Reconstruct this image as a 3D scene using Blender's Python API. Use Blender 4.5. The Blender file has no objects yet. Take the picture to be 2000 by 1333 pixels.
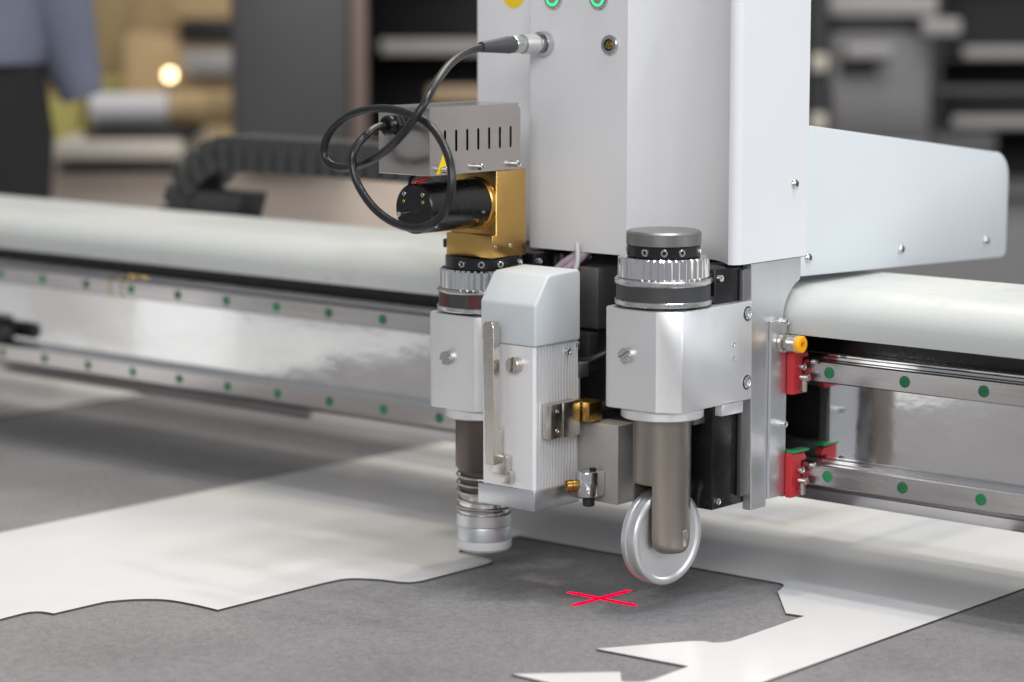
import bpy, bmesh, math, random
from mathutils import Matrix, Vector
random.seed(7)
S = 0.001                                    # the scene is written in millimetres
scn = bpy.context.scene
COL = scn.collection
RAD = math.radians

# ------------------------------------------------------------------ camera, world, lamps, exposure
CAM = Vector((892.6, -1440.9, 420.0))
YAW, PITCH = 40.67, 8.12
cd = bpy.data.cameras.new('camera'); cam = bpy.data.objects.new('camera', cd); COL.objects.link(cam)
cam.location = CAM * S
cam.rotation_euler = (RAD(90 - PITCH), 0, RAD(YAW))
cd.sensor_width = 36; cd.lens = 4963 / 2000 * 36
cd.clip_start = 0.05; cd.clip_end = 100
cd.dof.use_dof = True; cd.dof.focus_distance = 1.70; cd.dof.aperture_fstop = 4.0
scn.camera = cam

w = bpy.data.worlds.new('World'); scn.world = w; w.use_nodes = True
w.node_tree.nodes['Background'].inputs[0].default_value = (0.93, 0.96, 1.0, 1)
w.node_tree.nodes['Background'].inputs[1].default_value = 0.36

def lamp(name, loc, target, sx, sy, watts, col):
    l = bpy.data.lights.new(name, 'AREA'); l.shape = 'RECTANGLE'; l.size = sx; l.size_y = sy
    l.energy = watts; l.color = col
    o = bpy.data.objects.new(name, l); COL.objects.link(o); o.location = loc
    o.rotation_euler = (Vector(target) - Vector(loc)).to_track_quat('-Z', 'Y').to_euler()
    return o
lamp('ceiling_lamp', (-0.15, 0.05, 3.2), (-0.2, 0, 0), 0.12, 0.12, 21, (1, 0.90, 0.74))
lamp('ceiling_lamp', (0.35, 0.30, 3.1), (-0.2, 0, 0), 0.12, 0.12, 16, (1, 0.90, 0.74))
lamp('ceiling_lamp', (-0.55, -0.30, 3.1), (-0.2, 0, 0), 0.12, 0.12, 8, (1, 0.90, 0.74))
lamp('ceiling_lamp', (1.25, 0.05, 2.9), (-0.2, 0, 0), 0.12, 0.2, 19, (0.875, 0.93, 1))
lamp('ceiling_lamp', (0.85, -0.40, 3.0), (-0.2, 0, 0), 0.12, 0.2, 15, (0.875, 0.93, 1))
lamp('ceiling_lamp', (-0.7, 1.5, 2.3), (-0.5, 0.25, 0), 2.0, 0.7, 26, (1, 0.945, 0.83))
lamp('hall_lamp', (2.7, 0.1, 1.3), (-0.1, 0, 0.2), 1.4, 1.2, 34, (0.93, 0.96, 1))
lamp('hall_lamp', (1.4, -2.7, 1.45), (-0.3, 0, 0.25), 1.8, 1.0, 46, (1, 0.98, 0.96))

scn.view_settings.view_transform = 'Standard'; scn.view_settings.look = 'None'
scn.view_settings.exposure = -0.03; scn.view_settings.gamma = 1.0
scn.cycles.max_bounces = 8

# ------------------------------------------------------------------ materials
def mat(name, col, rough=0.5, metal=0.0, var=0.0, vscale=40, rvar=0.0, bump=0.0, bscale=300, stretch=(1, 1, 1),
        coat=0.0, emis=None, espec=None, aniso=0.0):
    m = bpy.data.materials.new(name); m.use_nodes = True
    nt = m.node_tree; b = nt.nodes['Principled BSDF']
    b.inputs['Base Color'].default_value = (*col, 1); b.inputs['Roughness'].default_value = rough
    b.inputs['Metallic'].default_value = metal
    if coat: b.inputs['Coat Weight'].default_value = coat; b.inputs['Coat Roughness'].default_value = 0.15
    if espec is not None: b.inputs['Specular IOR Level'].default_value = espec
    if aniso: b.inputs['Anisotropic'].default_value = aniso
    if emis:
        b.inputs['Emission Color'].default_value = (*emis[0], 1); b.inputs['Emission Strength'].default_value = emis[1]
    if var or rvar or bump:
        tc = nt.nodes.new('ShaderNodeTexCoord'); mp = nt.nodes.new('ShaderNodeMapping')
        mp.inputs['Scale'].default_value = stretch
        nt.links.new(tc.outputs['Object'], mp.inputs['Vector'])
    if var or rvar:
        n = nt.nodes.new('ShaderNodeTexNoise'); n.inputs['Scale'].default_value = vscale
        n.inputs['Detail'].default_value = 6; n.inputs['Roughness'].default_value = 0.65
        nt.links.new(mp.outputs[0], n.inputs['Vector'])
        if var:
            r = nt.nodes.new('ShaderNodeMapRange')
            r.inputs['From Min'].default_value = 0.25; r.inputs['From Max'].default_value = 0.75
            r.inputs['To Min'].default_value = 1 - var; r.inputs['To Max'].default_value = 1 + var
            nt.links.new(n.outputs['Fac'], r.inputs['Value'])
            mx = nt.nodes.new('ShaderNodeVectorMath'); mx.operation = 'SCALE'
            mx.inputs[0].default_value = col; nt.links.new(r.outputs[0], mx.inputs['Scale'])
            nt.links.new(mx.outputs[0], b.inputs['Base Color'])
        if rvar:
            r2 = nt.nodes.new('ShaderNodeMapRange')
            r2.inputs['From Min'].default_value = 0.3; r2.inputs['From Max'].default_value = 0.7
            r2.inputs['To Min'].default_value = max(0.02, rough - rvar); r2.inputs['To Max'].default_value = rough + rvar
            nt.links.new(n.outputs['Fac'], r2.inputs['Value']); nt.links.new(r2.outputs[0], b.inputs['Roughness'])
    if bump:
        n2 = nt.nodes.new('ShaderNodeTexNoise'); n2.inputs['Scale'].default_value = bscale
        n2.inputs['Detail'].default_value = 4
        nt.links.new(mp.outputs[0], n2.inputs['Vector'])
        bp = nt.nodes.new('ShaderNodeBump'); bp.inputs['Strength'].default_value = bump; bp.inputs['Distance'].default_value = 0.001
        nt.links.new(n2.outputs['Fac'], bp.inputs['Height']); nt.links.new(bp.outputs[0], b.inputs['Normal'])
    return m

M = {}
M['paint'] = mat('white powder coat', (0.74, 0.745, 0.77), 0.38, var=0.03, vscale=7, rvar=0.08, bump=0.06, bscale=900)
M['guard'] = mat('pale blue grey paint', (0.60, 0.64, 0.67), 0.44, var=0.015, vscale=8, bump=0.06, bscale=900)
M['cap'] = mat('pale grey cast paint', (0.60, 0.635, 0.66), 0.45, var=0.02, vscale=20, bump=0.1, bscale=1200)
M['alu'] = mat('satin aluminium', (0.80, 0.805, 0.815), 0.45, 0.85, var=0.03, vscale=30, rvar=0.04, bump=0.05, bscale=1500)
M['alu_side'] = mat('brushed aluminium', (0.70, 0.715, 0.74), 0.36, 1, var=0.05, vscale=60, rvar=0.06, stretch=(1, 1, 0.03), bump=0.05, bscale=500)
M['fins'] = mat('extruded aluminium', (0.86, 0.865, 0.88), 0.40, 0.35, var=0.02, vscale=60, stretch=(1, 1, 0.03))
M['polish'] = mat('polished plate', (0.84, 0.845, 0.855), 0.09, 1, var=0.05, vscale=14, rvar=0.05, bump=0.42, bscale=13, stretch=(1, 1, 1.8))
M['rail'] = mat('ground rail steel', (0.62, 0.60, 0.60), 0.20, 1, var=0.16, vscale=34, rvar=0.12, stretch=(0.06, 1, 1), bump=0.03, bscale=400)
M['chrome'] = mat('polished steel', (0.78, 0.78, 0.79), 0.10, 1, var=0.03, vscale=60, rvar=0.04)
M['steel'] = mat('screw steel', (0.62, 0.62, 0.62), 0.24, 1, var=0.08, vscale=200, rvar=0.06)
M['nickel'] = mat('nickel plate', (0.60, 0.56, 0.52), 0.27, 1, var=0.05, vscale=80, rvar=0.05)
M['stainless'] = mat('brushed stainless sheet', (0.56, 0.52, 0.49), 0.22, 1, var=0.05, vscale=90, rvar=0.06, stretch=(1, 0.04, 1), bump=0.04, bscale=400)
M['gold'] = mat('gold anodised aluminium', (0.62, 0.385, 0.125), 0.30, 1, var=0.04, vscale=60, rvar=0.05, bump=0.03, bscale=900)
M['brass'] = mat('brass', (0.58, 0.36, 0.11), 0.28, 1, var=0.08, vscale=150, rvar=0.06)
M['taupe'] = mat('taupe anodised tube', (0.30, 0.265, 0.235), 0.36, 0.85, var=0.04, vscale=60, rvar=0.05, stretch=(1, 1, 0.2))
M['brown'] = mat('brown anodised tube', (0.105, 0.085, 0.078), 0.36, 0.6, var=0.05, vscale=60, rvar=0.05, stretch=(1, 1, 0.2))
M['greycap'] = mat('grey anodised cap', (0.27, 0.265, 0.265), 0.36, 0.85, var=0.04, vscale=60, rvar=0.05)
M['black'] = mat('black anodised', (0.006, 0.006, 0.007), 0.26, var=0.1, vscale=60, rvar=0.08)
M['blackmatt'] = mat('black rubber', (0.018, 0.018, 0.019), 0.55, var=0.15, vscale=80)
M['darkring'] = mat('dark grey band', (0.045, 0.045, 0.047), 0.5, var=0.1, vscale=80)
M['frame'] = mat('dark anodised frame', (0.03, 0.03, 0.032), 0.4, 0.3, var=0.2, vscale=40)
M['midgrey'] = mat('grey slide metal', (0.20, 0.20, 0.205), 0.4, 0.8, var=0.06, vscale=40)
M['bracketgrey'] = mat('light grey bracket metal', (0.46, 0.455, 0.44), 0.48, 0.6, var=0.04, vscale=40)
M['red'] = mat('red plastic', (0.52, 0.022, 0.03), 0.4, var=0.08, vscale=90)
M['greenp'] = mat('green plastic', (0.02, 0.24, 0.08), 0.45)
M['plug'] = mat('green bolt cap', (0.016, 0.19, 0.075), 0.5, var=0.2, vscale=250)
def vary(m, lo, hi):
    nt = m.node_tree; b = nt.nodes['Principled BSDF']; oi = nt.nodes.new('ShaderNodeObjectInfo')
    r = nt.nodes.new('ShaderNodeMapRange'); r.inputs['To Min'].default_value = lo; r.inputs['To Max'].default_value = hi
    nt.links.new(oi.outputs['Random'], r.inputs['Value'])
    src = b.inputs['Base Color'].links[0].from_socket; mx = nt.nodes.new('ShaderNodeVectorMath'); mx.operation = 'SCALE'
    nt.links.new(src, mx.inputs[0]); nt.links.new(r.outputs[0], mx.inputs['Scale']); nt.links.new(mx.outputs[0], b.inputs['Base Color'])
vary(M['plug'], 0.55, 1.25)
M['orange'] = mat('orange plastic', (0.95, 0.42, 0.01), 0.4)
M['cable'] = mat('black cable sheath', (0.012, 0.0125, 0.014), 0.30, var=0.15, vscale=120, bump=0.05, bscale=900)
M['relief'] = mat('dark grey strain relief', (0.05, 0.052, 0.058), 0.42)
M['mauve'] = mat('mauve cable', (0.42, 0.33, 0.40), 0.4)
M['greywire'] = mat('light grey cable', (0.55, 0.56, 0.57), 0.45)
M['yellow'] = mat('yellow sticker', (0.86, 0.62, 0.01), 0.45)
M['ledgreen'] = mat('lit green ring', (0.02, 0.5, 0.12), 0.4, emis=((0.02, 1.0, 0.22), 1.6))
def laser_mat():
    m = mat('red laser light', (0.02, 0.0, 0.0), 0.9, espec=0.0, emis=((1.0, 0.0, 0.04), 1.4))
    nt = m.node_tree; n = nt.nodes.new('ShaderNodeTexNoise'); n.inputs['Scale'].default_value = 420; n.inputs['Detail'].default_value = 3
    tc = nt.nodes.new('ShaderNodeTexCoord'); nt.links.new(tc.outputs['Object'], n.inputs['Vector'])
    r = nt.nodes.new('ShaderNodeMapRange'); r.inputs['From Min'].default_value = 0.35; r.inputs['From Max'].default_value = 0.65
    r.inputs['To Min'].default_value = 0.55; r.inputs['To Max'].default_value = 2.6
    nt.links.new(n.outputs['Fac'], r.inputs['Value']); nt.links.new(r.outputs[0], nt.nodes['Principled BSDF'].inputs['Emission Strength'])
    return m
M['laser'] = laser_mat()
M['chainm'] = mat('dark grey chain plastic', (0.040, 0.041, 0.042), 0.45, var=0.12, vscale=60)
M['chainin'] = mat('black chain core', (0.008, 0.008, 0.008), 0.6)
M['pad'] = mat('translucent white plastic', (0.70, 0.71, 0.72), 0.35)
M['boardedge'] = mat('dark board core', (0.085, 0.078, 0.07), 0.8, var=0.4, vscale=400)
M['redband'] = mat('dark red band', (0.09, 0.012, 0.014), 0.5)

def cover_mat():
    m = mat('dusty cover paint', (0.72, 0.74, 0.73), 0.34, bump=0.05, bscale=700)
    nt = m.node_tree; b = nt.nodes['Principled BSDF']
    tc = nt.nodes.new('ShaderNodeTexCoord')
    n = nt.nodes.new('ShaderNodeTexNoise'); n.inputs['Scale'].default_value = 11; n.inputs['Detail'].default_value = 9; n.inputs['Roughness'].default_value = 0.7
    n2 = nt.nodes.new('ShaderNodeTexNoise'); n2.inputs['Scale'].default_value = 420; n2.inputs['Detail'].default_value = 3
    nt.links.new(tc.outputs['Object'], n.inputs['Vector']); nt.links.new(tc.outputs['Object'], n2.inputs['Vector'])
    r = nt.nodes.new('ShaderNodeValToRGB'); r.color_ramp.elements[0].position = 0.48; r.color_ramp.elements[1].position = 0.62
    r2 = nt.nodes.new('ShaderNodeValToRGB'); r2.color_ramp.elements[0].position = 0.5; r2.color_ramp.elements[1].position = 0.62
    nt.links.new(n.outputs['Fac'], r.inputs[0]); nt.links.new(n2.outputs['Fac'], r2.inputs[0])
    mu = nt.nodes.new('ShaderNodeMath'); mu.operation = 'MULTIPLY'
    nt.links.new(r.outputs[0], mu.inputs[0]); nt.links.new(r2.outputs[0], mu.inputs[1])
    mx = nt.nodes.new('ShaderNodeMixRGB'); mx.inputs[1].default_value = (0.53, 0.55, 0.545, 1); mx.inputs[2].default_value = (0.46, 0.45, 0.43, 1)
    nt.links.new(mu.outputs[0], mx.inputs[0]); nt.links.new(mx.outputs[0], b.inputs['Base Color'])
    rr = nt.nodes.new('ShaderNodeMapRange'); rr.inputs['To Min'].default_value = 0.40; rr.inputs['To Max'].default_value = 0.6
    nt.links.new(r.outputs[0], rr.inputs['Value']); nt.links.new(rr.outputs[0], b.inputs['Roughness'])
    return m
M['cover'] = cover_mat()

def felt_mat():
    m = bpy.data.materials.new('grey felt'); m.use_nodes = True
    nt = m.node_tree; b = nt.nodes['Principled BSDF']; b.inputs['Roughness'].default_value = 0.95
    b.inputs['Specular IOR Level'].default_value = 0.15
    b.inputs['Sheen Weight'].default_value = 0.12; b.inputs['Sheen Roughness'].default_value = 0.5
    tc = nt.nodes.new('ShaderNodeTexCoord')
    def noise(sc, det, rough=0.6):
        n = nt.nodes.new('ShaderNodeTexNoise'); n.inputs['Scale'].default_value = sc; n.inputs['Detail'].default_value = det
        n.inputs['Roughness'].default_value = rough; nt.links.new(tc.outputs['Object'], n.inputs['Vector']); return n
    a, c, d = noise(900, 5, 0.75), noise(9, 5), noise(170, 4, 0.7)
    add = nt.nodes.new('ShaderNodeMath'); add.operation = 'ADD'
    m1 = nt.nodes.new('ShaderNodeMath'); m1.operation = 'MULTIPLY'; m1.inputs[1].default_value = 0.62
    m2 = nt.nodes.new('ShaderNodeMath'); m2.operation = 'MULTIPLY'; m2.inputs[1].default_value = 0.18
    m3 = nt.nodes.new('ShaderNodeMath'); m3.operation = 'MULTIPLY_ADD'; m3.inputs[1].default_value = 0.22
    nt.links.new(a.outputs['Fac'], m1.inputs[0]); nt.links.new(c.outputs['Fac'], m2.inputs[0])
    nt.links.new(m1.outputs[0], add.inputs[0]); nt.links.new(m2.outputs[0], add.inputs[1])
    nt.links.new(d.outputs['Fac'], m3.inputs[0]); nt.links.new(add.outputs[0], m3.inputs[2])
    r = nt.nodes.new('ShaderNodeValToRGB')
    r.color_ramp.elements[0].position = 0.40; r.color_ramp.elements[0].color = (0.114, 0.110, 0.114, 1)
    r.color_ramp.elements[1].position = 0.63; r.color_ramp.elements[1].color = (0.298, 0.290, 0.300, 1)
    nt.links.new(m3.outputs[0], r.inputs[0]); nt.links.new(r.outputs[0], b.inputs['Base Color'])
    bp = nt.nodes.new('ShaderNodeBump'); bp.inputs['Strength'].default_value = 0.45; bp.inputs['Distance'].default_value = 0.0012
    nt.links.new(m3.outputs[0], bp.inputs['Height']); nt.links.new(bp.outputs[0], b.inputs['Normal'])
    return m
M['felt'] = felt_mat()
M['board'] = mat('white coated board', (0.78, 0.78, 0.787), 0.20, var=0.02, vscale=9, rvar=0.05, bump=0.25, bscale=9)

# ------------------------------------------------------------------ mesh helpers (all in millimetres, world axes)
def new(): return bmesh.new()
def box(bm, x0, x1, y0, y1, z0, z1, bev=0.0, seg=2):
    t = bmesh.new()
    bmesh.ops.create_cube(t, size=1)
    for v in t.verts:
        v.co = ((x0 + x1) / 2 + v.co.x * (x1 - x0), (y0 + y1) / 2 + v.co.y * (y1 - y0), (z0 + z1) / 2 + v.co.z * (z1 - z0))
    if bev: bmesh.ops.bevel(t, geom=t.edges[:], offset=bev, segments=seg, affect='EDGES', profile=0.5)
    merge(bm, t); return bm
def merge(bm, t):
    me = bpy.data.meshes.new('tmp'); t.to_mesh(me); bm.from_mesh(me); bpy.data.meshes.remove(me); t.free()
AX = {'x': lambda a, b, c: (c, a, b), 'y': lambda a, b, c: (a, c, b), 'z': lambda a, b, c: (a, b, c)}
def prism(bm, pts, axis, a, b, bev=0.0, seg=2):
    """extrude a polygon; axis z: pts are (x,y); axis x: pts are (y,z); axis y: pts are (x,z)"""
    t = bmesh.new(); f = AX[axis]
    lo = [t.verts.new(f(p[0], p[1], a)) for p in pts]; hi = [t.verts.new(f(p[0], p[1], b)) for p in pts]
    n = len(pts)
    t.faces.new(lo); t.faces.new(hi)
    for i in range(n): t.faces.new((lo[i], lo[(i + 1) % n], hi[(i + 1) % n], hi[i]))
    bmesh.ops.recalc_face_normals(t, faces=t.faces[:])
    if bev:
        ed = [e for e in t.edges if len(e.link_faces) == 2 and e.calc_face_angle() > 0.5]
        bmesh.ops.bevel(t, geom=ed, offset=bev, segments=seg, affect='EDGES', profile=0.5)
    merge(bm, t); return bm
def holed(bm, outer, holes, axis, a, b):
    t = bmesh.new(); f = AX[axis]; es = []
    for loop in [outer] + holes:
        vs = [t.verts.new(f(p[0], p[1], a)) for p in loop]
        for i in range(len(vs)): es.append(t.edges.new((vs[i], vs[(i + 1) % len(vs)])))
    bmesh.ops.triangle_fill(t, use_beauty=True, use_dissolve=False, edges=es)
    g = bmesh.ops.extrude_face_region(t, geom=t.faces[:])
    d = Vector(f(0, 0, b - a))
    for v in [e for e in g['geom'] if isinstance(e, bmesh.types.BMVert)]: v.co += d
    bmesh.ops.recalc_face_normals(t, faces=t.faces[:])
    merge(bm, t); return bm
def lathe(bm, prof, c=(0, 0, 0), direction=(0, 0, 1), n=48, mod=None, close=False):
    """prof: list of (radius, height) along direction from c; mod(i) scales the radius of vertical slice i where the flag is set"""
    t = bmesh.new(); rings = []
    for p in prof:
        r, h = p[0], p[1]; k = len(p) > 2
        if r <= 1e-6: rings.append([t.verts.new((0, 0, h))]); continue
        rings.append([t.verts.new(((r + (mod(i) if (mod and k) else 0)) * math.cos(2 * math.pi * i / n), (r + (mod(i) if (mod and k) else 0)) * math.sin(2 * math.pi * i / n), h)) for i in range(n)])
    pairs = list(zip(rings, rings[1:])) + ([(rings[-1], rings[0])] if close else [])
    for A, B in pairs:
        for i in range(n):
            j = (i + 1) % n
            if len(A) == 1 and len(B) == 1: continue
            if len(A) == 1: t.faces.new((A[0], B[i], B[j]))
            elif len(B) == 1: t.faces.new((A[i], A[j], B[0]))
            else: t.faces.new((A[i], A[j], B[j], B[i]))
    if not close:
        if len(rings[0]) > 1: t.faces.new(rings[0][::-1])
        if len(rings[-1]) > 1: t.faces.new(rings[-1])
    bmesh.ops.recalc_face_normals(t, faces=t.faces[:])
    q = Vector((0, 0, 1)).rotation_difference(Vector(direction).normalized())
    t.transform(Matrix.Translation(Vector(c)) @ q.to_matrix().to_4x4())
    merge(bm, t); return bm
def cyl(bm, c, d, r, L, bev=0.0, n=32):
    b = min(bev, r * 0.6)
    prof = [(0, 0), (r - b, 0), (r, b), (r, L - b), (r - b, L), (0, L)] if b else [(0, 0), (r, 0), (r, L), (0, L)]
    return lathe(bm, prof, c, d, n)
def smooth_path(pts, per=8):
    P = [Vector(p) for p in pts]; out = []
    for i in range(len(P) - 1):
        p0, p1, p2, p3 = P[max(i - 1, 0)], P[i], P[i + 1], P[min(i + 2, len(P) - 1)]
        for k in range(per):
            t = k / per
            out.append(0.5 * ((2 * p1) + (p2 - p0) * t + (2 * p0 - 5 * p1 + 4 * p2 - p3) * t * t + (3 * p1 - p0 - 3 * p2 + p3) * t ** 3))
    return out + [P[-1]]
def tube(bm, path, r, n=16, taper=None):
    t = bmesh.new(); rings = []; up = Vector((0.31, 0.2, 0.93))
    for i, p in enumerate(path):
        d = (path[min(i + 1, len(path) - 1)] - path[max(i - 1, 0)]).normalized()
        up = (up - d * up.dot(d)).normalized(); s = d.cross(up)
        rr = r if taper is None else taper(i / (len(path) - 1))
        rings.append([t.verts.new(p + (up * math.cos(2 * math.pi * k / n) + s * math.sin(2 * math.pi * k / n)) * rr) for k in range(n)])
    for A, B in zip(rings, rings[1:]):
        for i in range(n): t.faces.new((A[i], A[(i + 1) % n], B[(i + 1) % n], B[i]))
    t.faces.new(rings[0][::-1]); t.faces.new(rings[-1])
    bmesh.ops.recalc_face_normals(t, faces=t.faces[:])
    merge(bm, t); return bm

def mesh_from(bm, name, mats, origin=(0, 0, 0), angle=35):
    bm.transform(Matrix.Scale(S, 4) @ Matrix.Translation(-Vector(origin)))
    me = bpy.data.meshes.new(name); bm.to_mesh(me); bm.free()
    for m in (mats if isinstance(mats, (list, tuple)) else [mats]): me.materials.append(m)
    me.polygons.foreach_set('use_smooth', [True] * len(me.polygons))
    me.set_sharp_from_angle(angle=RAD(angle))
    return me
ORG = {}
def thing(name, label, cat, loc, group=None):
    o = bpy.data.objects.new(name, None); COL.objects.link(o); o.location = Vector(loc) * S
    o.empty_display_size = 0.02; o['label'] = label; o['category'] = cat
    if group: o['group'] = group
    ORG[o] = Vector(loc); return o
def part(name, bm, m, parent, label=None, angle=35):
    org = ORG[parent]
    me = mesh_from(bm, name, M[m] if isinstance(m, str) else m, org, angle)
    o = bpy.data.objects.new(name, me); COL.objects.link(o); o.parent = parent; ORG[o] = org
    if label: o['label'] = label
    return o
def solo(name, bm, m, loc, label=None, cat=None, kind=None, group=None, angle=35):
    me = mesh_from(bm, name, M[m] if isinstance(m, str) else m, loc, angle)
    o = bpy.data.objects.new(name, me); COL.objects.link(o); o.location = Vector(loc) * S; ORG[o] = Vector(loc)
    if label: o['label'] = label
    if cat: o['category'] = cat
    if kind: o['kind'] = kind
    if group: o['group'] = group
    return o
def inst(name, me, parent, pos, direction=(0, 0, 1), spin=0.0):
    o = bpy.data.objects.new(name, me); COL.objects.link(o); o.parent = parent
    o.location = (Vector(pos) - ORG[parent]) * S
    o.rotation_mode = 'QUATERNION'
    o.rotation_quaternion = Vector((0, 0, 1)).rotation_difference(Vector(direction)) @ Matrix.Rotation(spin, 3, 'Z').to_quaternion()
    return o
# screw prototypes, head up +z, seat at z=0
def socket_screw(r, h):
    bm = new(); n = 36; hx = lambda a: r * 0.50 / math.cos(((a + math.pi / 6) % (math.pi / 3)) - math.pi / 6)
    prof = [(r, 0), (r, h - 0.12 * r), (r * 0.88, h)]
    lathe(bm, [(0, -1), (r, -1)] + prof + [(r * 0.62, h), (r * 0.52, h - 0.15 * r), (r * 0.5, h - 0.75 * r), (0, h - 0.8 * r)], n=n)
    return mesh_from(bm, 'socket_screw', M['steel'])
def pan_screw(r, h):
    bm = new()
    lathe(bm, [(0, -0.5), (r, -0.5), (r, 0.15 * h), (r * 0.95, 0.4 * h), (r * 0.78, 0.72 * h), (r * 0.5, 0.93 * h), (0, h)], n=28)
    me = mesh_from(bm, 'pan_screw', [M['steel'], M['blackmatt']], angle=60)
    bm2 = bmesh.new(); bm2.from_mesh(me); k0 = len(bm2.faces)
    for a in (0, 1):
        w_, l_ = (0.12 * r, 0.55 * r) if a else (0.55 * r, 0.12 * r)
        t = new(); box(t, -w_, w_, -l_, l_, h * 0.6, h * 1.01 + (0.02 if a else 0)); t.transform(Matrix.Scale(S, 4))
        for f in t.faces: f.material_index = 1
        merge(bm2, t)
    bm2.to_mesh(me); bm2.free(); return me
def slot_screw(r, h, m='steel'):
    bm = new(); s = 0.22 * r
    a0 = math.asin(s / r)
    arc = [(r * math.cos(a), r * math.sin(a)) for a in [a0 + (math.pi - 2 * a0) * i / 14 for i in range(15)]]
    prism(bm, arc, 'z', h * 0.6, h, 0.08 * r, 1); prism(bm, [(-x, -y) for x, y in arc], 'z', h * 0.6, h, 0.08 * r, 1)
    cyl(bm, (0, 0, -1), (0, 0, 1), r, h * 0.6 + 1, 0, 32)
    return mesh_from(bm, 'slot_screw', M[m])
SCR_M5 = socket_screw(4.2, 4.0); SCR_M4 = socket_screw(3.0, 3.2); SCR_M3 = socket_screw(2.3, 3.0); SCR_M2 = socket_screw(1.5, 1.0)
PAN = pan_screw(3.6, 2.6); PANS = pan_screw(2.4, 2.0); SLOT = slot_screw(5.0, 5.0); SLOTB = slot_screw(4.2, 10.0, 'brass')

# ------------------------------------------------------------------ table and boards
bm = new(); box(bm, -2300, 900, -1250, 620, -28, 0, 1.5)
solo('cutting_table', bm, 'felt', (-700, -300, -28), kind='structure')
bm = new(); box(bm, -2280, 880, -1230, 600, -110, -28.5, 4)
o = solo('table_frame', bm, 'frame', (-700, -300, -750), kind='structure')
bm = new(); box(bm, -9000, 5000, -5000, 9000, -760, -750)
M['floor'] = mat('hall floor', (0.30, 0.29, 0.28), 0.6, var=0.1, vscale=3)
solo('hall_floor', bm, 'floor', (0, 0, -760), kind='structure')

def spline2(pts, per=5):
    return [(p.x, p.y) for p in smooth_path([(x, y, 0) for x, y in pts], per)]
inner = []
inner += [(-428.5, -1235), (-428.5, -421)] + spline2([(-429.5, -405), (-429, -397), (-424, -391), (-413.5, -389)], 4)
inner += [(-413, -352)] + spline2([(-412.5, -345), (-407, -334), (-398, -323), (-384, -314), (-362, -311), (-338, -311)], 5)
inner += [(-338.5, -215)] + spline2([(-338.2, -208), (-335, -190), (-318, -178), (-303, -174), (-294, -169), (-290.5, -160)], 5)
inner += [(-290, -100)] + spline2([(-290, -94), (-291.5, -86), (-296, -81.5), (-303, -80), (-322, -79.5), (-330, -78), (-334.5, -72)], 4)
inner += [(-335, -40), (-333, -6.5)]
inner += [(-97, -2.5)] + spline2([(-93, -3.5), (-88, -10), (-82.5, -25)], 3)
inner += [(-44, -71), (-30.6, -69), (-29, -146)] + spline2([(-30, -156), (-36, -164), (-49, -170), (-83, -224)], 3)
inner += [(-14.3, -219), (-12.5, -256)] + spline2([(-14, -265), (-20, -271), (-24.5, -272.5)], 3)
inner += [(-38.1, -256.5), (-85.2, -303.2), (-12, -303), (-12, -1235)]
outer = [(41, -1235), (41, 560), (-640, 560), (-640, -1235)]
bm = new(); prism(bm, inner + outer, 'z', 0.15, 1.6)
def board_faces(bm):
    bm.faces.ensure_lookup_table(); bm.normal_update()
    for f in bm.faces:
        if abs(f.normal.z) < 0.7: f.material_index = 1
board_faces(bm)
solo('cut_board', bm, [M['board'], M['boardedge']], (-300, -40, 0.15),
     'large white coated board with a ragged cutout lying on grey felt under the machine', 'board')
bm = new(); box(bm, -2280, -1056, -760, 560, 0.15, 1.6); board_faces(bm)
solo('uncut_board', bm, [M['board'], M['boardedge']], (-1400, 150, 0.15),
     'uncut white board corner at far left beneath the beam end', 'board')

t = thing('white_carton', 'white carton left of the frame, mirrored in the polished beam face', 'carton', (-1410, -520, 2.1))
part('carton', box(new(), -1500, -1320, -600, -440, 2.1, 62, 1), 'board', t); part('lid', box(new(), -1501, -1319, -601, -439, 62.2, 65, 0.6), 'board', t)
# laser pointer mark on the felt
t = thing('laser_cross', 'small bright red laser cross shining on the grey felt', 'laser mark', (-166, -115, 0))
def stroke(a, b, wd, z):
    bm = new(); a, b = Vector(a), Vector(b); n = 14; d = (b - a).normalized(); s = Vector((-d.y, d.x))
    L = []; R_ = []
    for i in range(n + 1):
        p = a.lerp(b, i / n); k = wd * (0.9 + 0.2 * random.random()) / 2 * (0.6 if i in (0, n) else 1)
        L.append((p.x + s.x * k, p.y + s.y * k)); R_.append((p.x - s.x * k, p.y - s.y * k))
    return prism(bm, L + R_[::-1], 'z', z, z + 0.08)
part('stroke', stroke((-195, -115.8), (-135, -115.0), 5.2, 0.20), 'laser', t)
part('stroke', stroke((-165.2, -84), (-168.2, -144), 4.6, 0.32), 'laser', t)

# ------------------------------------------------------------------ gantry beam
X0, X1 = -1700, 560
g = thing('gantry_beam', 'long white gantry beam with two steel rails spanning the grey felt table', 'gantry', (-300, 70, 60))
prof = [(-9, 179), (-10, 184), (-10, 190)]
for i in range(1, 9):
    a = math.pi - i * (math.pi / 2) / 9
    prof.append((22 + 32 * math.cos(a), 190 + 20.6 * math.sin(a)))
prof += [(22, 210.6), (112, 210.6), (122, 208.5), (130, 203), (132, 195), (132, 178), (129, 178), (129, 196), (121, 206), (24, 207.4), (4, 203), (-6, 194), (-6.5, 179)]
part('top_cover', prism(new(), prof, 'x', X0, X1), 'cover', g, angle=28)
part('face_plate', box(new(), X0, X1, 15, 27, 60, 164.5, 0.8, 1), 'polish', g)
part('gap_channel', box(new(), X0, X1, 27.5, 126, 61, 200), 'black', g)
part('lip_strip', prism(new(), [(13.8, 60.6), (14.8, 60.6), (14.8, 71), (11, 71), (9.5, 69)], 'x', X0, X1), 'rail', g)
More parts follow.
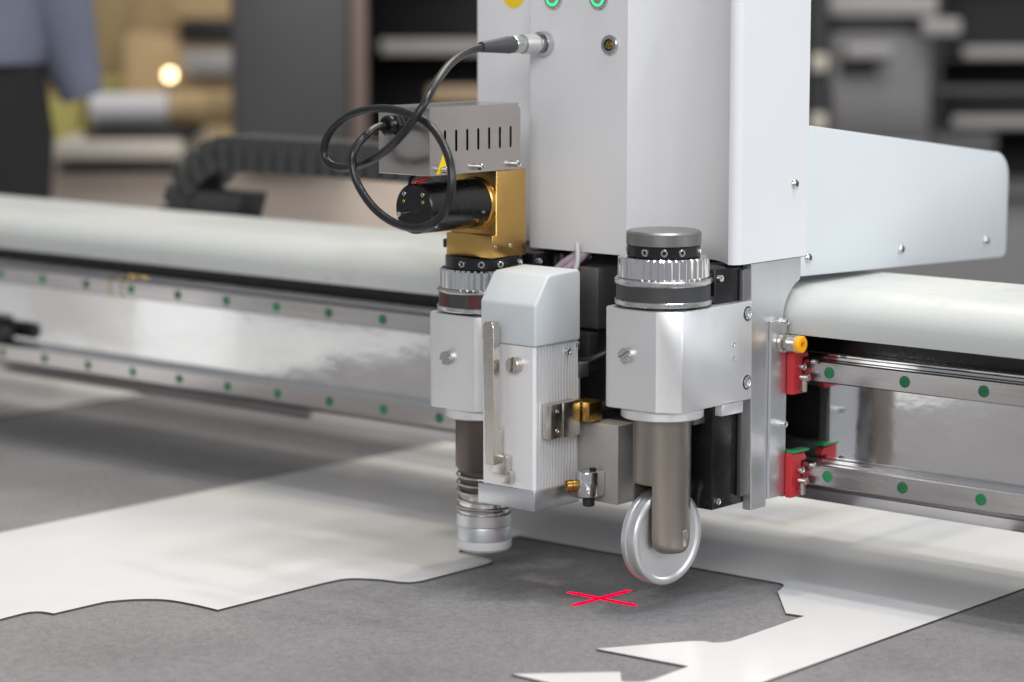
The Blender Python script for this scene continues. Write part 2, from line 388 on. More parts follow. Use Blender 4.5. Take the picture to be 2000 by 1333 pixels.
plug_bm = new(); lathe(plug_bm, [(0, 0), (4.0, 0), (4.0, 0.25), (3.6, 0.4), (0, 0.4)], n=24)
PLUG = mesh_from(plug_bm, 'bolt_plug', M['plug'])
for zc in (153.5, 81.5):
    p = [(15.0, zc - 7.5), (15.0, zc + 7.5), (10, zc + 7.5), (8.6, zc + 5.6), (6.8, zc + 5.2), (5.2, zc + 7.5), (0.9, zc + 7.5), (0, zc + 6.6),
         (0, zc - 6.6), (0.9, zc - 7.5), (5.2, zc - 7.5), (6.8, zc - 5.2), (8.6, zc - 5.6), (10, zc - 7.5)]
    r = part('linear_rail', prism(new(), p, 'x', X0 + 5, X1 - 5), 'rail', g, angle=20)
    for k in range(-5, 22):
        x = -900 + 60 * k
        if -1230 < x < 200 and not (-330 < x < -100):
            inst('bolt_plug', PLUG, r, (x, -0.1, zc), (0, -1, 0))
for x in (-808, -792):
    part('rail_clip', box(new(), x - 0.8, x + 0.8, -0.6, 12, 145.2, 162, 0.5), M['brass'], g)
bm = new(); cyl(bm, (-1005, 0, 99), (1, 0, 0), 7.5, 58, 3.5, 28); part('end_stop', bm, 'blackmatt', g)
part('end_bracket', box(new(), -1025, -990, -8, 14.5, 76, 110, 2), 'black', g)

# ------------------------------------------------------------------ cutting head: housing, guard, frame
h = thing('cutting_head', 'tall white cutting head housing with side guard riding on the gantry beam', 'machine head', (-190, -40, 62))
pts = [(-270.4, 13), (-270.4, -68), (-268.4, -70), (-181.5, -70)]
d = 0.0; n = 26; x = -181.5; L = 86.0
for i in range(1, n + 1):
    tt = (i - 0.5) / n
    s_ = 1.05 * (1 - 2 * tt)
    d = max(0.0, d + s_ * L / n); x += L / n
    pts.append((x, -70 + d))
pts[-1] = (pts[-1][0], -70 + d)
ye = pts[-1][1]
for i in range(1, 7):
    a = -math.pi / 2 + i * (math.pi / 2) / 6
    pts.append((-95.2 + 6.5 * math.cos(a), ye + 6.5 + 6.5 * math.sin(a)))
pts += [(-88.7, 13)]
hs = part('housing', prism(new(), pts, 'z', 231, 470, 0), 'paint', h, angle=22)
inst('screw', PAN, hs, (-88.7, -3.6, 281.5), (1, 0, 0), 0.5)
inst('screw', PAN, hs, (-88.7, -3.6, 420), (1, 0, 0), 0.9)
wg = part('housing_wing', box(new(), -354, -270.8, -30, 13, 231, 470, 1.6), 'paint', h)
bm = new(); cyl(bm, (-318, -30.0, 409.0), (0, -1, 0), 10.5, 0.3, 0, 40); part('sticker', bm, 'yellow', wg, 'round yellow sticker')
# side guard
gp = [(13.6, 320.4), (262, 289.8)]
for i in range(1, 7):
    a = math.pi / 2 - i * (math.pi / 2) / 7
    gp.append((266 + 21 * math.cos(a), 268.5 + 21 * math.sin(a)))
gp += [(287, 262), (285.8, 212.5), (284, 209.2), (280, 208), (6.3, 217), (6.3, 230.6), (13.6, 230.6)]
gd = part('side_guard', prism(new(), gp, 'x', -91.2, -88.9, 0.5, 2), 'guard', h, angle=50)
for y, z in ((14.2, 229.3), (133.8, 225.6), (254.5, 222.2)): inst('screw', PAN, gd, (-88.8, y, z), (1, 0, 0), random.random())
part('guard_flange', box(new(), -130, -91.4, 14, 280, 217.4, 219.0), 'guard', h)
# connector sockets and buttons on the front
def ring(c, r0, r1, L, dr=(0, -1, 0), n=40): return lathe(new(), [(r1, 0), (r1, L * 0.7), (r1 - 0.25 * (r1 - r0), L), (r0, L), (r0, 0)], c, dr, n, close=True)
sk = part('socket', ring((-196.5, -70, 375), 4.1, 7.0, 2.2), 'steel', h)
bm = new(); cyl(bm, (-196.5, -69.9, 375), (0, -1, 0), 4.2, 0.6, 0, 32); part('socket_well', bm, 'black', sk)
bm = new(); cyl(bm, (-196.5, -70.4, 375), (0, -1, 0), 3.0, 1.2, 0.2, 28); part('contact_core', bm, 'brass', sk)
PIN_BM = new(); cyl(PIN_BM, (0, 0, 0), (0, 0, 1), 0.55, 0.3, 0, 12); PIN = mesh_from(PIN_BM, 'contact', M['blackmatt'])
for a in (90, 210, 330): inst('contact', PIN, sk, (-196.5 + 1.6 * math.cos(RAD(a)), -71.7, 375 + 1.6 * math.sin(RAD(a))), (0, -1, 0))
for x in (-246.6, -206.2):
    b_ = part('push_button', ring((x, -70, 406.5), 5.4, 7.8, 2.4), 'steel', h)
    part('light_ring', ring((x, -70, 406.5), 4.2, 5.5, 2.7), 'ledgreen', b_, 'glowing green ring')
    bm = new(); cyl(bm, (x, -70, 406.5), (0, -1, 0), 4.1, 3.0, 0.4, 32); part('button_face', bm, 'steel', b_)
# frame behind the tools
part('back_plate', box(new(), -335, -97, -46, -14, 66, 229, 1), 'frame', h)
bm = new()
sp = [(-52.5, 230.6), (-49.5, 61.8), (-31.8, 61.8), (-31.8, 66.8), (-11.8, 66.8), (-14, 190)]
for i in range(1, 7):
    a = math.pi - i * (math.pi / 2) / 8
    sp.append((17 + 31 * math.cos(a), 190 + 27 * math.sin(a)))
sp += [(6.0, 216.8), (6.0, 230.6)]
pl = part('side_plate', prism(bm, sp, 'x', -96, -88.8, 0.4, 1), 'alu_side', h, 'bright brushed aluminium side plate')
part('plate_rib', box(new(), -88.75, -86.6, -31.5, -12.2, 67.2, 190, 0.4, 1), 'alu_side', h)
for z in (188.8, 118.2): inst('screw', SCR_M3, pl, (-83.6, -20.6, z), (1, 0, 0)); 
for z in (188.8, 118.2):
    bm = new(); cyl(bm, (-86.7, -20.6, z), (1, 0, 0), 2.3, 3.4, 0, 20); part('screw_collar', bm, 'alu', pl)
# black vertical slides behind each holder
for xc, zl, zh in ((-118, 66, 229), (-275, 60, 229)):
    sl = part('slide', box(new(), xc - 26, xc + 22, -84, -46.5, zl, zh, 1.5), 'black', h)
    part('slide_rail', box(new(), xc + 12, xc + 21, -58, -47, zl + 3, zh - 3, 0.6) if False else box(new(), xc + 22.2, xc + 26, -57, -47.5, zl + 6, zh - 2, 0.5), 'midgrey', sl)
    for z in (zl + 6, zh - 6): inst('screw', SCR_M3, sl, (xc + 22, -80, z), (1, 0, 0))
for x, z in ((-104, 224), (-232, 225), (-160, 226)): inst('screw', SCR_M3, h, (x, -46, z), (0, -1, 0))
part('mount_block', box(new(), -233, -205, -72, -47, 178, 221, 0.8), 'midgrey', h)
part('mount_block', box(new(), -222, -203, -84, -72.5, 150, 176, 0.8), 'blackmatt', h)
# wires running down from the housing
def wire(pts, r, m, nm='wire'): part(nm, tube(new(), smooth_path(pts), r, 12), m, h)
wire([(-224, -62, 236), (-229, -66, 228), (-238, -70, 221), (-246, -74, 212)], 3.2, 'mauve')
wire([(-218, -64, 236), (-222, -68, 228), (-230, -74, 219), (-238, -78, 212)], 3.0, 'mauve')
wire([(-219, -78, 238), (-217, -80, 224), (-221, -84, 208), (-228, -86, 180), (-228, -88, 160)], 1.8, 'greywire')
wire([(-176, -60, 190), (-180, -76, 172), (-196, -90, 160), (-210, -92, 158)], 2.2, 'cable')
# tool holders: satin blocks with bolts
for xc, z0, z1 in ((-118.2, 138.8, 205.5), (-276.2, 121.8, 188.5)):
    hw = 29.5; xr, xl = xc + hw, xc - hw; yf = -139.5
    q = [(xr, -51), (xr, -129), (xr - 13.5, yf), (xl + 8, yf)] + [(xl + 8 - 8 * math.sin(a), yf + 8 - 8 * math.cos(a)) for a in (0.4, 0.8, 1.2, 1.57)] + [(xl, -51)]
    hd = part('tool_holder', prism(new(), q, 'z', z0, z1, 0.5, 1), 'alu', h)
    inst('clamp_screw', SLOT, hd, (xc - 7, yf, (z0 + z1) / 2 + 3), (0, -1, 0), 0.6)
    bm = new(); lathe(bm, [(26, 0), (27.5, 1), (27.5, 6), (26.5, 7.3)], (xc, -111, z0 - 7.4)); part('bottom_flange', bm, 'alu', hd)
    for z in (z1 - 8, z0 + 12): 
        part('counterbore', ring((xr - 0.05, -56, z), 4.3, 5.0, 0.3, (1, 0, 0), 28), 'blackmatt', hd)
        inst('screw', SCR_M5, hd, (xr - 2.6, -56, z), (1, 0, 0))
    for z in (z0 + 39.5, z0 + 30): inst('set_screw', SCR_M2, hd, (xr - 0.5, -72.2, z), (1, 0, 0))
part('holder_foot', box(new(), -110, -90, -82, -58, 130.5, 138.4, 0.8), 'alu', h)
part('foot_block', box(new(), -120, -103, -96, -82.5, 125, 138.4, 0.6), 'midgrey', h)
# bracket with brass fitting and screw clamp, between the tools
br = part('bracket', box(new(), -209, -161, -104, -85, 64, 119, 1.2), 'bracketgrey', h, 'light grey bracket plate between the tools')
part('bracket_arm', box(new(), -205, -160, -86, -52, 112, 119.5, 0.8), 'frame', h)
bf = part('brass_fitting', box(new(), -196, -180, -112, -97, 120, 134, 1.0), 'brass', h)
inst('screw', SCR_M2, bf, (-190, -112, 127), (0, -1, 0)); 
bm = new(); cyl(bm, (-188, -97, 127), (0, 1, 0), 4, 46, 0.5, 20); part('rod', bm, 'brown', h)
cl = part('screw_clamp', prism(new(), [(-180 + 8 * math.cos(a), -112 + 9 * math.sin(a)) for a in [i * math.pi / 12 - math.pi for i in range(13)]] + [(-172, -104.3), (-188, -104.3)], 'z', 69.5, 87, 0.8), 'chrome', h)
inst('brass_screw', SLOTB, cl, (-184, -117, 77), (-0.5, -0.86, 0), 0.8)
bm = new(); cyl(bm, (-180, -112, 69.4), (0, 0, -1), 4.2, 7, 0.8, 20); part('rubber_foot', bm, 'blackmatt', cl)
bm = new(); cyl(bm, (-178, -110, 87), (0, 0, 1), 2.4, 2, 0.4, 16); part('stud', bm, 'black', cl)
# carriages with red seals
for zc in (153.5, 81.5):
    cr = part('carriage', box(new(), -330, -88.0, -13, -0.6, zc - 16, zc + 16, 1), 'midgrey', h)
    rz = [(-13, zc + 15), (-13, zc - 16), (3, zc - 16), (5.5, zc - 12), (5.5, zc - 8.6), (-0.9, zc - 8.6), (-0.9, zc + 8.6), (5.5, zc + 8.6), (5.5, zc + 11), (3, zc + 14)]
    part('end_seal', prism(new(), rz, 'x', -86.4, -81, 0.6, 1), 'red', cr, 'red plastic end seal')
    if zc < 100: part('seal_edge', box(new(), -86.4, -79.2, -12.4, 6, zc + 15.2, zc + 17.0, 0.4), 'greenp', cr)
    inst('screw', SCR_M3, cr, (-79.2, -5.5, zc + 3), (1, 0, 0))
    inst('screw', SCR_M2, cr, (-79.2, -4.5, zc - 12), (1, 0, 0))
    bm = new(); cyl(bm, (-79, -6.5, zc - 4), (1, 0, 0), 2.4, 7, 0.6, 16); cyl(bm, (-76, -6.5, zc - 4), (0, 0, -1), 2.0, 10, 0.5, 16); cyl(bm, (-72, -3, zc + 7), (1, 0, 0), 2.2, 4, 0.6, 16)
    part('grease_nipple', bm, 'nickel', cr)
# air fitting
bm = new(); cyl(bm, (-86.6, -18, 174), (1, 0, 0), 7.2, 3, 0.5, 28); cyl(bm, (-83.6, -18, 174), (1, 0, 0), 5.6, 3, 0.3, 6); cyl(bm, (-80.6, -18, 174), (1, 0, 0), 6.0, 7, 0.5, 28)
af = part('air_fitting', bm, 'nickel', h)
part('release_ring', lathe(new(), [(5.8, 0), (5.9, 3.2), (5.2, 3.9), (2.2, 3.9), (2.0, 1.0), (2.0, 0)], (-73.6, -18, 174), (1, 0, 0), 32, close=True), 'orange', af, 'orange release ring')
bm = new(); cyl(bm, (-73.7, -18, 174), (1, 0, 0), 2.1, 1.2, 0, 20); part('bore', bm, 'blackmatt', af)

# ------------------------------------------------------------------ creasing wheel tool (right)
tx, ty = -118.2, -111.0
t = thing('creasing_wheel_tool', 'round tool with taupe shaft and shiny aluminium creasing wheel at its bottom', 'cutting tool', (tx, ty, 20))
def teeth(n, k, a): return lambda i: (-a if (i % k) == 0 else (-a * 0.35 if (i % k) in (1, k - 1) else 0.0))
NT = 36
def collar_stack(t, c, zs, r, cap=True):
    zc0, zc1, zb0, zk0, zw0, zd0, zr0 = zs
    if cap:
        bm = new(); lathe(bm, [(0, zc0), (r[0], zc0), (r[0], zc1 - 1.2), (r[0] - 1.2, zc1), (0, zc1 - 0.4)], (c[0], c[1], 0), n=64); part('cap', bm, 'greycap', t)
    bm = new(); lathe(bm, [(r[0] - 2, zb0), (r[1] - 0.6, zb0), (r[1], zb0 + 0.6), (r[1], zc0 - 0.6), (r[1] - 0.6, zc0 - 0.02), (r[0] - 2, zc0 - 0.02)], (c[0], c[1], 0), n=64)
    bc = part('black_collar', bm, 'black', t)
    for a in (-82, -52, -24, 20, 200, 160, 110): inst('screw', SCR_M3 if r[0] < 30 else SCR_M3, bc, (c[0] + (r[1] - 1.6) * math.cos(RAD(a)), c[1] + (r[1] - 1.6) * math.sin(RAD(a)), (zb0 + zc0) / 2), (math.cos(RAD(a)), math.sin(RAD(a)), 0))
    k = 6
    bm = new(); lathe(bm, [(r[1] - 3, zk0), (r[2] - 1.0, zk0), (r[2], zk0 + 1.0, 1), (r[2], zb0 - 1.2, 1), (r[2] - 1.4, zb0 - 0.05), (r[1] - 3, zb0 - 0.05)], (c[0], c[1], 0), n=NT * k, mod=teeth(NT * k, k, 1.1)); part('knurled_ring', bm, 'chrome', t, angle=18)
    bm = new(); lathe(bm, [(r[2] - 2, zw0), (r[3] - 0.7, zw0), (r[3], zw0 + 0.8), (r[3], zk0 - 0.9), (r[3] - 0.8, zk0 - 0.05), (r[2] - 2, zk0 - 0.05)], (c[0], c[1], 0), n=72); part('upper_washer', bm, 'steel', t)
    bm = new(); lathe(bm, [(r[3] - 5, zd0), (r[3] - 1.2, zd0), (r[3] - 1.2, zw0 - 0.02), (r[3] - 5, zw0 - 0.02)], (c[0], c[1], 0), n=72); rb = part('dark_band', bm, 'darkring', t)
    bm = new(); lathe(bm, [(r[3] - 5, zr0), (r[3] - 0.7, zr0), (r[3], zr0 + 0.7), (r[3], zd0 - 0.5), (r[3] - 0.4, zd0 - 0.03), (r[3] - 5, zd0 - 0.03)], (c[0], c[1], 0), n=72); part('lower_washer', bm, 'steel', t)
    return rb
collar_stack(t, (tx, ty), (247, 256, 239, 225, 221, 211, 207.6), (24.8, 24.3, 30.2, 32.4))
bm = new(); cyl(bm, (tx, ty, 205), (0, 0, 1), 28, 2.6, 0, 48); part('neck', bm, 'black', t)
# shaft with a slot that takes the wheel
nrm = Vector((math.cos(RAD(-6)), math.sin(RAD(-6)), 0)); tan = Vector((-nrm.y, nrm.x, 0))
def seg(o0, r, sgn):
    a0 = math.acos(o0 / r); out = []
    for i in range(21):
        a = -a0 + 2 * a0 * i / 20
        v = nrm * (sgn * r * math.cos(a)) + tan * (r * math.sin(a)); out.append((tx + v.x, ty + v.y))
    return out
bm = new(); lathe(bm, [(0, 87.5), (19.0, 87.5), (19.4, 88), (19.4, 131.3), (0, 131.3)], (tx, ty, 0), n=64)
def leg_mesh(bm, sgn):
    # leg of the fork: a cylinder segment with a rounded end, stacked in thin slices
    zs = [88.2, 62, 53, 48.5, 45.5, 43.2, 41.8, 41.2]; ks = [1, 1, 0.995, 0.97, 0.91, 0.81, 0.66, 0.5]
    t2 = bmesh.new(); rings = []
    base = seg(7.9, 19.35, sgn); cx = sum(p[0] for p in base) / len(base); cy = sum(p[1] for p in base) / len(base)
    for z, k in zip(zs, ks): rings.append([t2.verts.new((cx + (x - cx) * k, cy + (y - cy) * k, z)) for x, y in base])
    for A, B in zip(rings, rings[1:]):
        for i in range(len(A)): t2.faces.new((A[i], A[(i + 1) % len(A)], B[(i + 1) % len(A)], B[i]))
    t2.faces.new(rings[0]); t2.faces.new(rings[-1][::-1]); bmesh.ops.recalc_face_normals(t2, faces=t2.faces[:]); merge(bm, t2)
leg_mesh(bm, 1); leg_mesh(bm, -1)
part('forked_shaft', bm, 'taupe', t)
wc = Vector((tx, ty, 50.6))
wp = [(4, -7), (10, -7), (11, -3.4), (24, -3.0), (27.5, -6.2), (28, -6.8), (31.2, -7), (32.2, -6.4), (32.6, -5), (32.6, -2.6), (31.0, -1.6), (31.0, -0.2), (32.9, 0.6), (32.9, 5.4), (32.2, 6.7), (31.2, 7), (29.6, 7), (28.8, 6.8), (27.4, 5.7), (12, 5.0), (11, 5.4), (10, 7), (4, 7)]
part('wheel', lathe(new(), wp, wc, nrm, 96, close=True), mat('spun aluminium', (0.78, 0.785, 0.80), 0.40, 0.95, var=0.03, vscale=50, rvar=0.05), t, 'shiny grooved aluminium wheel', angle=24)
bm = new(); cyl(bm, wc - nrm * 16, nrm, 3.9, 32, 0.4, 24); part('axle', bm, 'nickel', t)
part('axle_key', box(new(), tx + 17.0, tx + 19.9, ty - 1.6, ty + 3.4, 45, 57, 1.2), 'nickel', t)

# ------------------------------------------------------------------ motor driven tool (left)
lx, ly = -276.2, -111.0
t = thing('motor_tool', 'tool with gold bracket, black motor and slotted stainless cover above a spring foot', 'cutting tool', (lx, ly, 18))
rb = collar_stack(t, (lx, ly), (228.6, 229, 220, 206, 203.5, 194, 190.6), (27.0, 27.0, 31.0, 32.8), cap=False)
for a in (-118, -68, -18, 150):
    pp = [(lx + 31.75 * math.cos(RAD(a + k)), ly + 31.75 * math.sin(RAD(a + k))) for k in range(0, 19, 3)]
    qq = [(lx + 31.0 * math.cos(RAD(a + k)), ly + 31.0 * math.sin(RAD(a + k))) for k in range(18, -1, -3)]
    part('red_mark', prism(new(), pp + qq, 'z', 194.3, 203.2), 'redband', rb)
bm = new(); cyl(bm, (lx, ly, 188), (0, 0, 1), 28, 2.6, 0, 48); part('neck', bm, 'black', t)
# gold bracket: an L of base and upright
gb = part('gold_bracket', prism(new(), [(-132, 229.2), (-96, 229.2), (-96, 289.3), (-127.5, 289.3), (-127.5, 245), (-132, 245)], 'x', -292.5, -250, 0.7, 2), 'gold', t, 'gold anodised motor bracket')
for y in (-128.5, -112.6): inst('screw', SCR_M2, gb, (-250.6, y, 236.8), (1, 0, 0))
part('tab', box(new(), -303, -292.6, -124, -114, 233, 239, 0.5), 'blackmatt', gb)
ma, mz = -268.0, 266.5
bm = new(); cyl(bm, (ma, -127.6, mz), (0, -1, 0), 18.2, 4.2, 0.8, 56); part('motor_flange', bm, 'gold', t)
bm = new(); cyl(bm, (ma, -131.6, mz), (0, -1, 0), 17.0, 60, 0.9, 56); mo = part('motor', bm, 'black', t, 'black cylindrical motor')
for dx, dz in ((-8.5, 10), (8.5, 10), (-2, -14), (8, -10.5)): inst('screw', SCR_M2, mo, (ma + dx, -191.4, mz + dz), (0, -1, 0))
BST_BM = new(); cyl(BST_BM, (0, 0, 0), (0, 0, 1), 1.3, 0.8, 0.2, 14); BST = mesh_from(BST_BM, 'terminal', M['brass'])
for dx in (-9, 8.5): inst('terminal', BST, mo, (ma + dx, -191.4, mz + 5), (0, -1, 0))
bm = new(); cyl(bm, (ma - 6, -191.4, mz - 3), (0.15, -1, 0), 1.7, 11, 0.5, 16); part('shaft_stub', bm, 'steel', mo)
part('wire', tube(new(), smooth_path([(ma - 2, -190, mz + 15), (ma - 1, -188, mz + 18), (ma + 4, -185, mz + 20), (ma + 6, -182, 290)]), 1.3, 10), mat('red wire', (0.6, 0.01, 0.02), 0.4), mo)
part('wire', tube(new(), smooth_path([(ma - 5, -190, mz + 15), (ma - 6, -188, mz + 19), (ma - 5, -184, 290)]), 1.3, 10), 'cable', mo)
inst('screw', SCR_M2, mo, (ma + 15.6, -139, mz - 4), (1, 0, 0.1)); inst('screw', SCR_M2, mo, (ma + 13, -184, mz - 11), (0.8, 0, -0.6))
# stainless cover (open box of sheet) with seven slots
cx0, cx1, cy0, cy1, cz0, cz1 = -297, -250, -195, -102.2, 289.6, 335.0
def slot(y, za, zb, w_):
    r = w_ / 2; p = []
    for i in range(7): a = i * math.pi / 6; p.append((y + r * math.cos(a), zb - r + r * math.sin(a)))
    for i in range(7): a = math.pi + i * math.pi / 6; p.append((y + r * math.cos(a), za + r + r * math.sin(a)))
    return p
side = [(cy0, cz0), (cy1 - 2, cz0), (cy1, cz0 + 2), (cy1, cz1 - 4), (cy1 - 4, cz1), (cy0, cz1)]
ys = [-112.6 - 11.2 * i for i in range(7)]
cv = part('slotted_side', holed(new(), side, [slot(y, 304.8, 319.6, 2.3) for y in ys], 'x', cx1 - 1.2, cx1), 'stainless', t, 'stainless side with seven slots')
part('cover_front', box(new(), cx0, cx1 - 1.25, cy0, cy0 + 1.2, cz0, cz1, 0.3, 1), 'stainless', t)
part('cover_top', box(new(), cx0, cx1 - 1.25, cy0 + 1.25, cy1, cz1 - 1.2, cz1, 0.3, 1), 'stainless', t)
part('cover_back', box(new(), cx0, cx0 + 1.2, cy0 + 1.25, cy1, cz0, cz1 - 1.3, 0.3, 1), 'stainless', t)
part('circuit_block', box(new(), cx0 + 4, cx1 - 5, cy0 + 8, cy1 - 3, cz0 + 0.5, cz1 - 5, 1), 'black', t)
for y in (-183, -147.8, -110.4):
    bm = new(); cyl(bm, (cx1, y, 293.6), (1, 0, 0), 2.0, 3.0, 0, 18); part('screw_collar', bm, 'steel', cv)
    inst('screw', SCR_M3, cv, (cx1 + 3.0, y, 293.6), (1, 0, 0))
part('sticker', prism(new(), [(-188.6, 290.4), (-176.5, 291.2), (-182, 303.5)], 'x', cx1 + 0.05, cx1 + 0.2), 'yellow', cv, 'yellow triangular sticker')
bm = new(); cyl(bm, (-281, -195, 322.5), (0, -1, 0), 7.6, 4, 0.5, 6); cyl(bm, (-281, -199, 322.5), (0, -1, 0), 6.8, 6, 1.4, 28); part('cable_gland', bm, 'black', t)
# sleeve, spring and foot
bm = new(); lathe(bm, [(0, 114.6), (20.2, 114.6), (20.2, 79), (18.8, 76.5), (0, 76.5)], (lx, ly, 0), n=56); part('sleeve', bm, 'brown', t)
bm = new(); lathe(bm, [(0, 76.4), (17.0, 76.4), (17.0, 61), (0, 61)], (lx, ly, 0), n=56); part('inner_sleeve', bm, 'brown', t)
bm = new(); lathe(bm, [(0, 60.9), (17.8, 60.9), (18.0, 60), (18.0, 45), (0, 45)], (lx, ly, 0), n=56); part('polished_sleeve', bm, 'chrome', t)
bm = new(); cyl(bm, (lx - 8, ly - 15.9, 55), (-0.45, -0.89, 0), 1.7, 0.5, 0, 16); part('dimple', bm, 'black', t)
sp = []
for i in range(0, 6 * 40 + 1):
    k = i / 40; a = 2 * math.pi * k
    z = 76 - (k * 5.6 if k < 4.6 else 25.8 + (k - 4.6) * 2.2)
    sp.append(Vector((lx + 19.1 * math.cos(a), ly + 19.1 * math.sin(a), z)))
part('spring', tube(new(), sp, 0.85, 10), 'nickel', t)
bm = new(); lathe(bm, [(0, 45.5), (18.4, 45.5), (19.4, 44.6), (19.6, 37), (19.0, 36.2), (19.2, 35.4), (19.2, 26.2), (0, 26.2)], (lx, ly, 0), n=64); part('foot', bm, 'alu_side', t)
bm = new(); lathe(bm, [(0, 26.1), (19.6, 26.1), (19.8, 25), (19.6, 20.5), (18, 18.8), (0, 18.6)], (lx, ly, 0), n=64); part('foot_pad', bm, 'pad', t, 'milky plastic foot pad')

# ------------------------------------------------------------------ ribbed module in front
t = thing('ribbed_module', 'upright aluminium module with finned side, pale grey cap and front lever', 'sensor module', (-219, -128, 62))
body = [(-242, -150.6), (-197.8, -150.6)]
y = -149.2
for i in range(14):
    y0 = -149.0 + i * 3.15
    body += [(-196.0, y0), (-196.0, y0 + 1.55), (-199.0, y0 + 1.6), (-199.0, y0 + 3.1)]
body += [(-196.0, -104.8), (-197, -104), (-242, -104)]
part('finned_body', prism(new(), body, 'z', 76.5, 174.5), 'fins', t, angle=20)
cp = [(-152, 174.8), (-103.5, 174.8), (-103.5, 222), (-106, 224), (-136, 222.6), (-139, 221), (-152, 203)]
cap = part('cap', prism(new(), cp, 'x', -243.5, -194.4, 1.8, 3), 'cap', t, 'pale grey painted cap')
part('base_plate', box(new(), -246.3, -195.2, -151.6, -103.2, 62.2, 76.2, 0.8), 'alu_side', t)
inst('screw', SCR_M3, t, (-196.8, -116.5, 168.8), (1, 0, 0))
lv = part('lever', prism(new(), [(-229.2, 190.5), (-231.4, 187.5), (-229.5, 100), (-229, 93), (-221.5, 93), (-221.5, 187), (-223, 190.5)], 'y', -163.5, -157, 0.35, 1), 'nickel', t, 'nickel plated lever bar')
part('lever_back', box(new(), -227.5, -223, -156.9, -151.8, 96, 116, 0.5), 'nickel', lv)
part('catch', box(new(), -228.6, -215.5, -157.5, -150.8, 86, 99, 0.8), 'nickel', t)
part('catch_tip', box(new(), -221.5, -213, -156, -150.9, 80, 88.5, 0.8), 'nickel', t)
inst('knob', slot_screw(5.6, 6.0, 'nickel'), t, (-211.5, -150.6, 161.5), (0, -1, 0), 1.5)
kc = part('side_clip', box(new(), -195.8, -187.5, -143.5, -113.4, 111.5, 135.5, 0.8), 'nickel', t)
for z in (117, 130.5): inst('screw', SCR_M2, kc, (-187.8, -137, z), (1, 0, 0))
part('clip_groove', box(new(), -187.45, -186.6, -131, -113.6, 111.6, 135.4, 0.3), 'nickel', kc)
part('rear_tab', box(new(), -204, -196.5, -103.2, -92, 148, 158, 0.6), 'alu_side', t)
bm = new(); cyl(bm, (-199, -103.5, 171), (0.7, 0.7, 0), 2.8, 3, 0.4, 20); part('rear_eyelet', bm, 'black', t)
part('edge_strip', box(new(), -199.5, -196.4, -103.7, -101.5, 78, 148, 0.4), 'alu', t)

# ------------------------------------------------------------------ looped cable with its plug
t = thing('looped_cable', 'black cable looping from stainless cover up to silver plug on housing', 'cable', (-255, -72, 375))
cp_ = [(-281.5, -200.0, 322.6), (-283.0, -211.0, 321.5), (-279.9, -225.0, 316.9), (-280.2, -236.0, 307.3), (-279.4, -238.0, 295.6), (-272.5, -238.0, 282.4), (-258.6, -238.0, 269.7), (-241.2, -237.0, 261.6), (-221.7, -236.0, 260.1), (-203.7, -236.0, 267.9), (-195.7, -235.0, 283.1), (-196.6, -233.0, 299.3), (-205.4, -230.0, 313.5), (-219.6, -228.0, 326.0), (-238.6, -227.0, 332.9), (-263.8, -226.0, 335.4), (-288.7, -227.0, 331.3), (-306.9, -228.0, 321.1), (-315.7, -228.0, 308.8), (-313.5, -228.0, 298.6), (-300.1, -228.0, 294.8), (-278.7, -229.5, 298.5), (-253.8, -234.0, 308.3), (-232.5, -237.0, 322.6), (-222.2, -231.0, 339.2), (-226.9, -215.0, 351.8), (-240.4, -185.0, 364.0), (-251.6, -155.0, 371.2), (-254.6, -134.0, 374.0), (-254.6, -126, 374.5)]
part('cord', tube(new(), smooth_path(cp_, 10), 2.75, 18), 'cable', t)
bm = new(); tube(bm, [Vector((-254.6, -138 + i * 1.6, 373.9 + i * 0.05)) for i in range(21)], 5, 24, taper=lambda k: 3.6 + 2.6 * k if k < 0.9 else 6.1 - (k - 0.9) * 6)
part('strain_relief', bm, 'relief', t)
bm = new(); lathe(bm, [(0, 0), (5.6, 0), (5.9, 0.5), (5.9, 8.6), (5.2, 9.0), (5.2, 9.8), (6.4, 10.2), (6.4, 25), (6.0, 25.4), (6.0, 27), (0, 27)], (-254.6, -105.6, 375), (0, 1, 0), 48); pg = part('plug', bm, 'steel', t, 'silver round plug')
KN_BM = new(); box(KN_BM, -0.45, 0.45, -0.3, 0.3, 0, 0.45); KN = mesh_from(KN_BM, 'grip', M['alu'])
bm = new()
for r_ in range(7):
    for k in range(28):
        a = 2 * math.pi * k / 28; t3 = new(); box(t3, -0.75, 0.75, -0.5, 0.5, 6.2, 6.75)
        t3.transform(Matrix.Translation((-254.6, -94.2 + r_ * 1.9, 375)) @ Matrix.Rotation(a, 4, 'Y')); merge(bm, t3)
gr = part('grip_knurl', bm, 'alu', pg); gr['kind'] = 'stuff'
part('plug_socket', lathe(new(), [(6.2, 0), (8.2, 0), (8.6, 1.0), (8.6, 5.0), (7.4, 6.2), (6.2, 6.2)], (-254.6, -76.2, 375), (0, 1, 0), 40, close=True), 'steel', pg)

